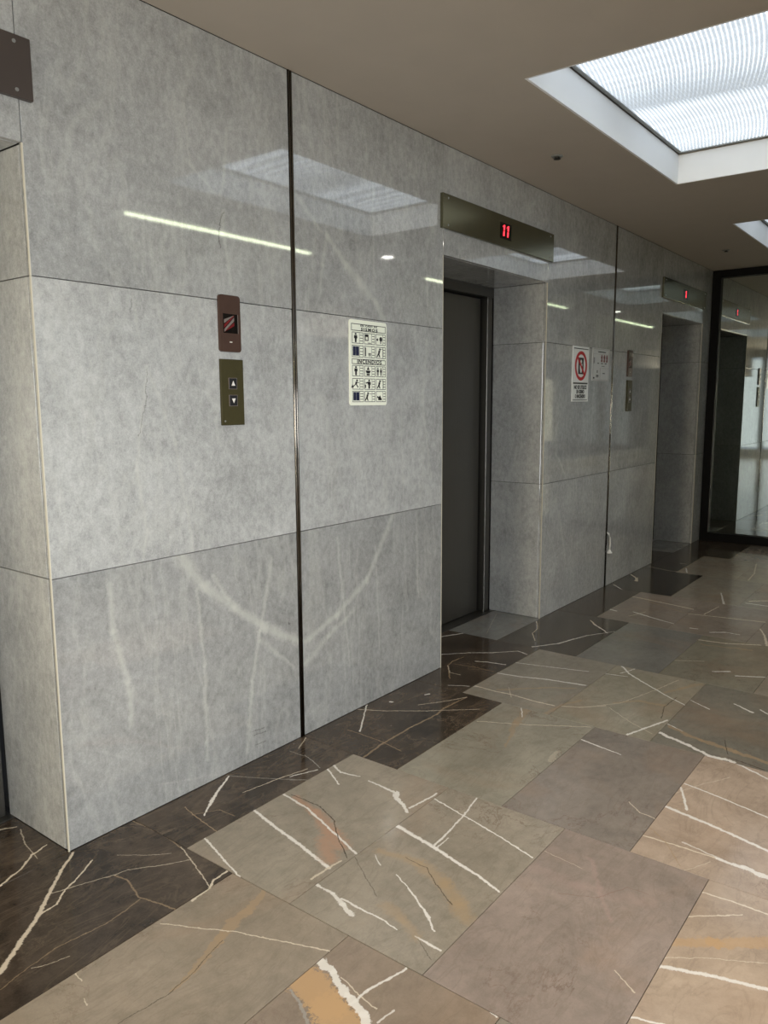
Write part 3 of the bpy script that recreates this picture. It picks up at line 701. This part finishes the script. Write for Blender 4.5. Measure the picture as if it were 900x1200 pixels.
# ------------------------------------------------------------------ ceiling with rooflight wells
bm = bmesh.new()
cx_ = sorted([XL-.2, X_END+.2] + [v for s in SKY for v in s])
for a, c in zip(cx_, cx_[1:]):
    hole = any(abs(a-s[0]) < 1e-6 for s in SKY)
    for y0, y1 in ((YF-.2, SY1), (SY1, SY0), (SY0, -.001 if True else 0)):
        if hole and (y0, y1) == (SY1, SY0): continue
        bm_box(bm, a, c, y0, y1, H, 3.1)
bm_box(bm, XL, X_END+.06, -3.0, -2.75, 2.12, H+.01)      # unseen bulkhead, added to shade the upper lift wall and ceiling
tag(obj('ceiling', bm, M['ceiling']), kind='structure')
SKY_LABEL = ['unseen ribbed rooflight added for light over the lobby end', 'large bright ribbed rooflight in a white ceiling well nearest the viewer', 'smaller far rooflight in a white ceiling well near the mirror wall']  # the lobby-end one is out of view, included for its light
for n, (a, c) in enumerate(SKY):
    t = thing('rooflight', SKY_LABEL[n], 'rooflight', (a, SY0, H))
    th = .012
    for q in ((a, c, SY0-th, SY0-.0005), (a, c, SY1+.0005, SY1+th), (a+.0005, a+th, SY1+th, SY0-th), (c-th, c-.0005, SY1+th, SY0-th)):
        box('well_board', M['lining'], t, *q, H+.0005, SZ-.012)
    bm = bmesh.new()
    for q in ((a+th, c-th, SY0-.035, SY0-.016), (a+th, c-th, SY1+.016, SY1+.035), (a+.016, a+.035, SY1+.035, SY0-.035), (c-.035, c-.016, SY1+.035, SY0-.035)):
        bm_box(bm, *q, SZ-.006, SZ+.01)
    obj('frame', bm, M['alu'], t)
    bm = bmesh.new(); bm_box(bm, a, c, SY1, SY0, SZ+.03, SZ+.05); obj('frame_backing', bm, M['channel'], t)
    bm = bmesh.new(); L_, nr = c-a-.05, 50
    p = (SY0-SY1-.05)/nr                       # ribs run along x
    rows = []
    for r in range(nr*4+1):
        yy = -r*p/4; zz = .0015*math.cos(2*PI*r/4)
        rows.append((bm.verts.new((0, yy, zz)), bm.verts.new((L_, yy, zz))))
    for u, v in zip(rows, rows[1:]): bm.faces.new((u[0], v[0], v[1], u[1]))
    o = obj('ribbed_sheet', bm, M['diffuser'], None); o.location = (0, 0, 0)
    o.parent = t; o.location = (.025, -.025, SZ-H)
# linear lamps under the ceiling, downlights, sprinkler heads
for n, (a, c, w) in enumerate(((-1.6, .4, 'behind the viewer'), (2.0, 3.9, 'beside the large rooflight'), (5.65, 7.2, 'beside the far rooflight'))):
    t = thing('linear_lamp', 'slim fluorescent batten on the ceiling '+w, 'lamp', (a, -2.42, H))
    box('housing', M['lining'], t, a, c, -2.455, -2.385, H-.03, H-.001)
    bm = bmesh.new(); bm_tube(bm, [(a+.02, -2.42, H-.040), (c-.02, -2.42, H-.040)], .009, 8); obj('tube', bm, M['tubeglow'], t, True)
for xx, w, lc in ((.9, 'between lobby rooflight and large rooflight', (1, .93, .86)), (4.58, 'between large and far rooflights', (1, .95, .86)), (-2.3, 'added unseen over the lobby to light the nearest recess', (1, .85, .62))):
    yy = -.62 if xx < 0 else -2.10  # the lobby one is unseen, added to warm the left reveal
    t = thing('downlight', 'small round downlight '+w, 'lamp', (xx, yy, H))
    sl = bpy.data.lights.new('downlight_beam', 'SPOT'); sl.energy = DOWN*(1.5 if xx < 0 else 1.9 if xx < 3 else 1.0); sl.color = lc; sl.spot_size = math.radians(172 if xx < 0 else 138); sl.spot_blend = 1.0; sl.shadow_soft_size = .045
    so = bpy.data.objects.new('downlight_beam', sl); COL.objects.link(so); so.parent = t; so.location = (0, 0, -.02)
    bm = bmesh.new(); bm_tube(bm, [(xx, yy, H-.001), (xx, yy, H-.008)], [.062, .055], 24); obj('trim_ring', bm, M['lining'], t)
    bm = bmesh.new(); bm_tube(bm, [(xx, yy, H-.0085), (xx, yy, H-.0095)], .045, 24); obj('lens', bm, M['downglow'], t)
for xx, yy, lab in ((2.834, -.371, 'small grey sprinkler head in the ceiling before the lit lift sign'), (6.243, -.401, 'tiny far sprinkler head in the ceiling near the mirror wall')):
    t = thing('sprinkler_head', lab, 'sprinkler', (xx, yy, H))
    bm = bmesh.new(); bm_tube(bm, [(xx, yy, H), (xx, yy, H-.006)], [.034, .028], 16); obj('cover_ring', bm, M['alu'], t)
    bm = bmesh.new(); bm_tube(bm, [(xx, yy, H-.006), (xx, yy, H-.014), (xx, yy, H-.016)], [.012, .012, .02], 12); obj('nozzle', bm, M['channel'], t)

# ------------------------------------------------------------------ mirror wall at the end
tag(box('wall_right', M['backing'], None, X_END+.06, X_END+.2, YF-.2, .62, 0, 3.1), kind='structure')
t = thing('mirror_wall', 'tall tinted mirror glass in a black metal frame closing the corridor end', 'mirror', (X_END, 0, 0))
MX = X_END
box('mirror_pane', M['mirror'], t, MX-.006, MX+.05, -3.0, -.075, .085, H-.07)
box('stile', M['frame'], t, MX-.055, MX+.05, -.085, -.004, 0.001, H-.002, bev=.003)
box('stile', M['frame'], t, MX-.055, MX+.05, -3.085, -3.0, 0.001, H-.002, bev=.003)
box('top_rail', M['frame'], t, MX-.055, MX+.05, -3.0, -.085, H-.075, H-.002, bev=.003)
box('bottom_rail', M['frame'], t, MX-.055, MX+.05, -3.0, -.085, 0.001, .09, bev=.003)

# ------------------------------------------------------------------ lobby behind the viewer
bm = bmesh.new()
bm_box(bm, XL-.2, -6.4, YF-.2, YF, 0, 3.1); bm_box(bm, 1.2, X_END+.2, YF-.2, YF, 0, 3.1)
bm_box(bm, -6.4, 1.2, YF-.2, YF, 0, .15); bm_box(bm, -6.4, 1.2, YF-.2, YF, 2.65, 3.1)
tag(obj('wall_front', bm, M['plaster']), kind='structure')
bm = bmesh.new()
bm_box(bm, XL-.2, XL, YF, -4.6, 0, 3.1); bm_box(bm, XL-.2, XL, -.3, .62, 0, 3.1)
bm_box(bm, XL-.2, XL, -4.6, -.3, 0, .15); bm_box(bm, XL-.2, XL, -4.6, -.3, 2.65, 3.1)
tag(obj('wall_left', bm, M['plaster']), kind='structure')
t = thing('window_1', None, None, (-2.6, YF, .15), kind='structure')
for j in range(7): xx = -6.4+7.6*j/6; box('mullion', M['frame'], t, xx-.03, xx+.03, YF-.12, YF-.06, .15, 2.65)
for j in range(6): xx = -6.4+7.6*j/6; box('pane', M['glass'], t, xx+.03, xx+7.6/6-.03, YF-.095, YF-.089, .15, 2.65)
t = thing('window_2', None, None, (XL, -2.45, .15), kind='structure')
for j in range(5): yy = -4.6+4.3*j/4; box('mullion', M['frame'], t, XL-.12, XL-.06, yy-.08, yy+.08, .15, 2.65)
for j in range(4): yy = -4.6+4.3*j/4; box('pane', M['glass'], t, XL-.095, XL-.089, yy+.08, yy+4.3/4-.08, .15, 2.65)

# ------------------------------------------------------------------ lift signs
def digit_one(x, z, hgt, mat, parent, y):
    bm = bmesh.new(); s = hgt*.12
    for zz in (z-hgt/2, z+.003): bm_poly(bm, [(x-.007+ (zz-z)*.12, zz), (x+.007+(zz-z)*.12, zz), (x+.007+(zz+hgt*.46-z)*.12, zz+hgt*.46), (x-.007+(zz+hgt*.46-z)*.12, zz+hgt*.46)], y-.0012, y)
    bm_poly(bm, [(x-.018, z+hgt*.27), (x-.007, z+hgt*.36), (x-.007, z+hgt*.46)], y-.0012, y)
    return obj('digit', bm, mat, parent)
def lift_sign(x0, x1, z0, z1, label, mat, lit, xd):
    t = thing('floor_indicator_sign', label, 'sign', (x0, 0, z0), 'floor signs above the lifts')
    y = -.018
    box('faceplate', mat, t, x0, x1, y, 0.0, z0, z1, bev=.0015)
    for sx_ in (x0+.05, x1-.05):
        for sz_ in (z0+.02, z1-.02):
            bm = bmesh.new(); bm_tube(bm, [(sx_, y+.0005, sz_), (sx_, y-.0025, sz_)], [.006, .005], 10); obj('screw', bm, M['alu'], t)
    if xd:
        box('display', M['black'], t, xd-.066, xd+.066, y-.0015, y+.001, 2.44, 2.53)
        for dx in lit: digit_one(xd+dx, 2.486, .062, M['led'], t, y-.0018)
    return t
lift_sign(2.245, 3.562, 2.397, 2.572, 'brushed metal lift sign with red number 11 above the nearer open recess', M['plate'], (-.024, .024), 2.916)
lift_sign(5.79, 7.10, 2.40, 2.575, 'far metal lift sign with single red digit 1 beside the mirror', M['plate'], (0.0,), 6.42)
lift_sign(-1.28, .036, 2.384, 2.556, 'dark bronze plate without lit number above the nearest recess', M['plate_dark'], (), None)

# ------------------------------------------------------------------ hall lanterns and call panels
def lantern(x, label):
    t = thing('arrival_indicator', label, 'indicator', (x, 0, 1.69), 'lift arrival indicators')
    y = -.012; bm = bmesh.new(); bm_poly(bm, rrect(x-.052, x+.052, 1.692, 1.904, .012), y, 0); obj('faceplate', bm, M['brown'], t)
    box('window', M['black'], t, x-.036, x+.036, y-.0008, y+.001, 1.762, 1.834)
    bm = bmesh.new(); bm2 = bmesh.new()
    def slash(b_, o0, w):   # band rising to the right, clipped to the window
        pts = []
        u0, u1, v0, v1 = x-.032, x+.018, 1.766, 1.830
        poly = [(u0, v0+o0), (u1, v0+o0+.046), (u1, v0+o0+w+.046), (u0, v0+o0+w)]
        poly = [(a, min(max(c, v0), v1)) for a, c in poly]
        bm_poly(b_, poly, y-.0018, y-.0006)
    for o0 in (-.022, .014): slash(bm, o0, .014)
    for o0 in (-.004, .032): slash(bm2, o0, .014)
    obj('red_bar', bm, M['dred'], t); obj('grey_bar', bm2, M['grey'], t)
    box('frame_edge', M['grey'], t, x+.0365, x+.039, y-.0015, y+.001, 1.762, 1.834)
    box('indicator_mark', M['ledw'], t, x-.006, x+.006, y-.0012, y+.001, 1.727, 1.7305)
    return t
def call_panel(x, label):
    t = thing('call_panel', label, 'button panel', (x, 0, 1.41), 'lift call panels')
    y = -.010; box('faceplate', M['olive'], t, x-.057, x+.057, y, 0, 1.412, 1.664, bev=.0015)
    for zc, up_ in ((1.572, True), (1.507, False)):
        bt = box('button', M['ink'], t, x-.019, x+.019, y-.003, y+.001, zc-.020, zc+.020, bev=.001)
        bm = bmesh.new()
        for q in ((x-.021, x+.021, zc+.020, zc+.0215), (x-.021, x+.021, zc-.0215, zc-.020), (x-.021, x-.0195, zc-.02, zc+.02), (x+.0195, x+.021, zc-.02, zc+.02)):
            bm_box(bm, q[0], q[1], y-.002, y+.001, q[2], q[3])
        obj('button_rim', bm, M['grey'], bt)
        s = 1 if up_ else -1
        bm = bmesh.new(); bm_poly(bm, [(x-.009, zc-.008*s), (x+.009, zc-.008*s), (x, zc+.010*s)], y-.0045, y-.0028); obj('arrow', bm, M['ledw'], bt)
    bm = bmesh.new(); bm_tube(bm, [(x-.044, y+.0005, 1.428), (x-.044, y-.002, 1.428)], .004, 8); obj('screw', bm, M['alu'], t)
    return t
lantern(.777, 'brown arrival indicator with red and grey bars on the nearest marble panel')
call_panel(.781, 'olive metal call panel with up and down buttons on the nearest marble panel')
lantern(5.055, 'small far arrival indicator past the second chrome strip')
call_panel(5.065, 'far olive call panel with two buttons past the second chrome strip')

# ------------------------------------------------------------------ emergency poster
x0, x1, z0, z1 = 1.494, 1.772, 1.483, 1.874
t = thing('emergency_poster', 'cream safety poster with rows of pictograms headed SISMOS and INCENDIOS', 'poster', (x0, 0, z0))
bm = bmesh.new(); bm_poly(bm, rrect(x0, x1, z0, z1, .012), -.005, 0); obj('board', bm, M['board'], t)
Y0 = -.0056; fy = -.0049
def frame_lines(bm, a, c, d, e, w=.0028):
    for q in ((a, c, d, d+w), (a, c, e-w, e), (a, a+w, d, e), (c-w, c, d, e)): bm_box(bm, q[0], q[1], Y0, fy, q[2], q[3])
def figure(bm, cx, cz, h, pose='stand'):
    r = h*.11
    if pose == 'stand':
        bm_poly(bm, circ(cx, cz+h*.40, r, 10), Y0, fy)
        bm_poly(bm, [(cx-h*.17, cz+h*.26), (cx+h*.17, cz+h*.26), (cx+h*.19, cz-h*.06), (cx+h*.10, cz-h*.06), (cx+h*.09, cz-h*.5), (cx-h*.09, cz-h*.5), (cx-h*.10, cz-h*.06), (cx-h*.19, cz-h*.06)], Y0, fy)
    elif pose == 'run':
        bm_poly(bm, circ(cx+h*.12, cz+h*.38, r, 10), Y0, fy)
        bm_poly(bm, [(cx-h*.06, cz+h*.24), (cx+h*.16, cz+h*.24), (cx+h*.08, cz-h*.08), (cx-h*.12, cz-h*.08)], Y0, fy)
        bm_poly(bm, [(cx-h*.02, cz-h*.06), (cx+h*.08, cz-h*.06), (cx+h*.30, cz-h*.36), (cx+h*.20, cz-h*.42)], Y0, fy)
        bm_poly(bm, [(cx-h*.12, cz-h*.06), (cx-h*.02, cz-h*.06), (cx-h*.32, cz-h*.34), (cx-h*.40, cz-h*.26)], Y0, fy)
        bm_poly(bm, [(cx+h*.10, cz+h*.20), (cx+h*.14, cz+h*.12), (cx+h*.36, cz+h*.10), (cx+h*.34, cz+h*.18)], Y0, fy)
    elif pose == 'lean':
        bm_poly(bm, circ(cx+h*.06, cz+h*.36, r, 10), Y0, fy)
        bm_poly(bm, [(cx-h*.10, cz+h*.24), (cx+h*.12, cz+h*.24), (cx+h*.02, cz-h*.12), (cx-h*.16, cz-h*.10)], Y0, fy)
        bm_poly(bm, [(cx-h*.16, cz-h*.10), (cx, cz-h*.10), (cx+h*.10, cz-h*.48), (cx, cz-h*.48)], Y0, fy)
        bm_poly(bm, [(cx-h*.16, cz-h*.06), (cx-h*.06, cz-h*.10), (cx-h*.24, cz-h*.48), (cx-h*.34, cz-h*.46)], Y0, fy)
    else:  # crawl
        bm_poly(bm, circ(cx-h*.34, cz-h*.06, r, 10), Y0, fy)
        bm_poly(bm, [(cx-h*.26, cz-h*.10), (cx+h*.10, cz+h*.12), (cx+h*.42, cz-h*.34), (cx+h*.34, cz-h*.42), (cx-h*.24, cz-h*.42)], Y0, fy)
sy = lambda v: z1 - (v-200)/(1075-200)*(z1-z0)      # rows measured down the board
sxp = lambda u: x0 + (u-160)/(525-160)*(x1-x0)
ln = bmesh.new()
frame_lines(ln, sxp(176), sxp(514), sy(312), sy(240)); frame_lines(ln, sxp(180), sxp(514), sy(650), sy(596))
text('heading', 'EN CASO DE', M['ink'], t, sxp(345), sy(264), .011, Y0, .125, bold=.0003, space=1.2)
text('heading', 'SISMOS', M['ink'], t, sxp(350), sy(305), .019, Y0, .125, bold=.0006, space=1.35)
text('heading', 'INCENDIOS', M['ink'], t, sxp(350), sy(641), .026, Y0, .185, bold=.0008, space=1.2)
ROWS = [(325, 440), (458, 580), (662, 775), (795, 910), (925, 1040)]
COLS = [(182, 252, 290), (300, 372, 405), (416, 484, 514)]
POSES = [['stand', 'frame', 'ball'], ['door', 'stairs', 'lean'], ['stand', 'hat', 'pair'], ['run', 'ext', 'lean'], ['door', 'phone', 'crawl']]
caps = bmesh.new()
for r, (v0, v1) in enumerate(ROWS):
    for c, (u0, u1, u2) in enumerate(COLS):
        frame_lines(ln, sxp(u0), sxp(u2), sy(v1), sy(v0), .0024)
        bm_box(ln, sxp(u1), sxp(u1)+.0014, Y0, fy, sy(v1), sy(v0))
        bm = bmesh.new(); cx, cz, h = (sxp(u0)+sxp(u1))/2, (sy(v0)+sy(v1))/2, (sy(v0)-sy(v1))*.82
        p = POSES[r][c]; mt = M['ink']
        if p in ('stand', 'run', 'lean', 'crawl'): figure(bm, cx, cz, h, p)
        elif p == 'door':
            bm_box(bm, sxp(u0)+.006, cx-.0008, Y0, fy, sy(v1)+.007, sy(v0)-.005); bm_box(bm, cx+.0008, sxp(u1)-.003, Y0, fy, sy(v1)+.007, sy(v0)-.005); mt = M['navy']
        elif p == 'frame':
            bm_box(bm, cx-.022, cx+.004, Y0, fy, cz+.008, cz+.02); bm_box(bm, cx-.022, cx-.017, Y0, fy, cz-.006, cz+.008); bm_box(bm, cx-.001, cx+.004, Y0, fy, cz-.006, cz+.008)
            bm_box(bm, cx-.022, cx+.004, Y0, fy, cz-.010, cz-.006); bm_box(bm, cx-.002, cx+.022, Y0, fy, cz-.021, cz-.018)
        elif p == 'ball':
            bm_poly(bm, circ(cx-.015, cz, .006), Y0, fy); bm_poly(bm, circ(cx+.012, cz+.003, .011), Y0, fy); bm_box(bm, cx+.008, cx+.014, Y0, fy, cz-.018, cz-.006)
        elif p == 'stairs':
            bm_box(bm, cx-.022, cx-.015, Y0, fy, cz-.02, cz+.02); bm_box(bm, cx+.002, cx+.022, Y0, fy, cz-.008, cz-.005); bm_box(bm, cx+.006, cx+.010, Y0, fy, cz-.020, cz-.008); bm_box(bm, cx+.016, cx+.020, Y0, fy, cz-.020, cz-.008); bm_box(bm, cx+.002, cx+.022, Y0, fy, cz-.014, cz-.0115)
        elif p == 'hat':
            bm_poly(bm, [(cx-.007, cz+.006), (cx+.007, cz+.006), (cx, cz+.022)], Y0, fy); bm_poly(bm, [(cx-.013, cz+.003), (cx+.013, cz+.003), (cx+.008, cz-.010), (cx-.008, cz-.010)], Y0, fy); bm_box(bm, cx-.008, cx+.008, Y0, fy, cz-.020, cz-.012)
        elif p == 'pair':
            figure(bm, cx-.012, cz, h*.95); figure(bm, cx+.012, cz-.001, h*.9)
        elif p == 'ext':
            figure(bm, cx+.005, cz, h); bm_box(bm, cx-.019, cx-.012, Y0, fy, cz-.018, cz-.003); bm_poly(bm, [(cx-.012, cz+.002), (cx-.014, cz+.006), (cx+.002, cz+.012), (cx+.003, cz+.006)], Y0, fy)
        elif p == 'phone':
            figure(bm, cx-.004, cz, h, 'lean'); bm_box(bm, cx+.006, cx+.018, Y0, fy, cz+.011, cz+.013)
        if p == 'lean' : bm_box(bm, cx+.020, cx+.0215, Y0, fy, cz-.02, cz+.018); bm_box(bm, cx+.004, cx+.0215, Y0, fy, cz+.0165, cz+.018)
        if p == 'run': bm_poly(bm, [(cx-.024, cz-.018), (cx-.012, cz-.018), (cx-.018, cz+.000)], Y0, fy)
        if p in ('stand', 'run', 'lean', 'hat', 'ext', 'phone'):
            for v in bm.verts: v.co.x = cx + (v.co.x-cx)*1.45
        obj('pictogram', bm, mt, t)
        for q in (.25, .5, .75):
            zz = sy(v0)+(sy(v1)-sy(v0))*q; bm_box(caps, sxp(u1)+.004, sxp(u2)-.004, Y0, fy, zz-.0014, zz+.0014)
obj('cell_lines', ln, M['ink'], t); obj('caption_print', caps, M['ink'], t)['kind'] = 'stuff'

# ------------------------------------------------------------------ sign against using the lift
x0, x1, z0, z1 = 3.940, 4.224, 1.494, 1.885
t = thing('warning_sign', 'white warning sign with red crossed ring NO SE UTILICE EN SISMO O INCENDIO', 'sign', (x0, 0, z0))
box('board', M['white'], t, x0, x1, -.005, 0, z0, z1, bev=.001)
zz = lambda v: z1-(v-90)/(685-90)*(z1-z0); cx = (x0+x1)/2; y, yb = -.0058, -.0049
for v, w in ((115, .006), (487, .010), (668, .005)): box('rule', M['ink'], t, x0+.016, x1-.016, y, yb, zz(v)-w/2, zz(v)+w/2)
cz = (zz(140)+zz(458))/2; R = (zz(140)-zz(458))/2
bm = bmesh.new(); bm_box(bm, cx-.045, cx+.045, y, yb, cz-R*.56, cz+R*.56); lc = obj('lift_symbol', bm, M['ink'], t)
bm = bmesh.new(); yw = y-.0006
bm_poly(bm, circ(cx, cz+R*.30, .013, 10), yw, y+.0002); bm_poly(bm, [(cx-.02, cz+R*.14), (cx+.02, cz+R*.14), (cx+.02, cz-R*.16), (cx+.01, cz-R*.46), (cx-.01, cz-R*.46), (cx-.02, cz-R*.16)], yw, y+.0002)
obj('figure', bm, M['white'], lc)
bm = bmesh.new(); bm_ring(bm, cx, cz, R*.78, R, y-.0012, yb); d = R*.8*.7071; w = R*.09
bm_poly(bm, [(cx-d-w*.7, cz+d-w*.7), (cx-d+w*.7, cz+d+w*.7), (cx+d+w*.7, cz-d+w*.7), (cx+d-w*.7, cz-d-w*.7)], y-.0014, yb)
obj('prohibition_ring', bm, M['red'], t)
for v, s, wd in ((548, 'NO SE UTILICE', .20), (596, 'EN SISMO', .125), (646, 'O INCENDIO', .165)): text('lettering', s, M['ink'], t, cx, zz(v), .036, y, wd*1.08, bold=.0014)

# ------------------------------------------------------------------ framed notice
x0, x1, z0, z1 = 4.289, 4.622, 1.647, 1.889
t = thing('notice_sheet', 'pale notice sheet with small red figures right of the crossed ring sign', 'notice', (x0, 0, z0))
box('board', M['acrylic'], t, x0, x1, -.004, 0, z0, z1, bev=.001)
zz = lambda v: z1-(v-120)/(470-120)*(z1-z0); xx = lambda u: x0+(u-300)/(485-300)*(x1-x0); y, yb = -.0048, -.0039
bm = bmesh.new()
for a, c, d, e in ((358, 440, 153, 164), (352, 370, 276, 286), (392, 412, 276, 286), (432, 452, 276, 286), (398, 430, 306, 312), (350, 358, 355, 385), (342, 368, 406, 420), (342, 366, 424, 432), (412, 436, 382, 392), (310, 326, 430, 448)):
    bm_box(bm, xx(a), xx(c), y, yb, zz(e), zz(d))
for j in range(7): bm_box(bm, xx(312), xx(326), y, yb, zz(228+j*9), zz(223+j*9))
obj('small_print', bm, M['ink'], t)['kind'] = 'stuff'
bm = bmesh.new()
for q in ((308, 478, 182, 184), (308, 310, 130, 460), (476, 478, 130, 460), (308, 478, 128, 131), (308, 478, 458, 461), (384, 386, 330, 455), (384, 478, 330, 332)): bm_box(bm, xx(q[0]), xx(q[1]), y, yb, zz(q[3]), zz(q[2]))
obj('ruled_lines', bm, M['grey'], t)
for r in range(2):
    for c in range(3):
        bm = bmesh.new(); a = 390+c*28; d = 195+r*38; bm_poly(bm, circ((xx(a)+xx(a+16))/2, zz(d+5), .010, 8), y, yb); bm_box(bm, xx(a), xx(a+16), y, yb, zz(d+32), zz(d+12)); obj('red_figure', bm, M['dred'], t)

# ------------------------------------------------------------------ cable end
t = thing('loose_cable', 'short white cable with a flared plug hanging from the second chrome strip', 'cable', (4.70, 0, .26))
bm = bmesh.new(); bm_tube(bm, [(4.703, -.001, .445), (4.712, -.014, .435), (4.728, -.020, .40), (4.740, -.018, .35), (4.742, -.014, .295)], [.006, .007, .007, .006, .006], 8); obj('cord', bm, M['cable'], t, True)
bm = bmesh.new(); bm_tube(bm, [(4.742, -.014, .300), (4.742, -.014, .285), (4.742, -.014, .278), (4.742, -.014, .272)], [.008, .013, .022, .021], 12); obj('plug', bm, M['cable'], t)
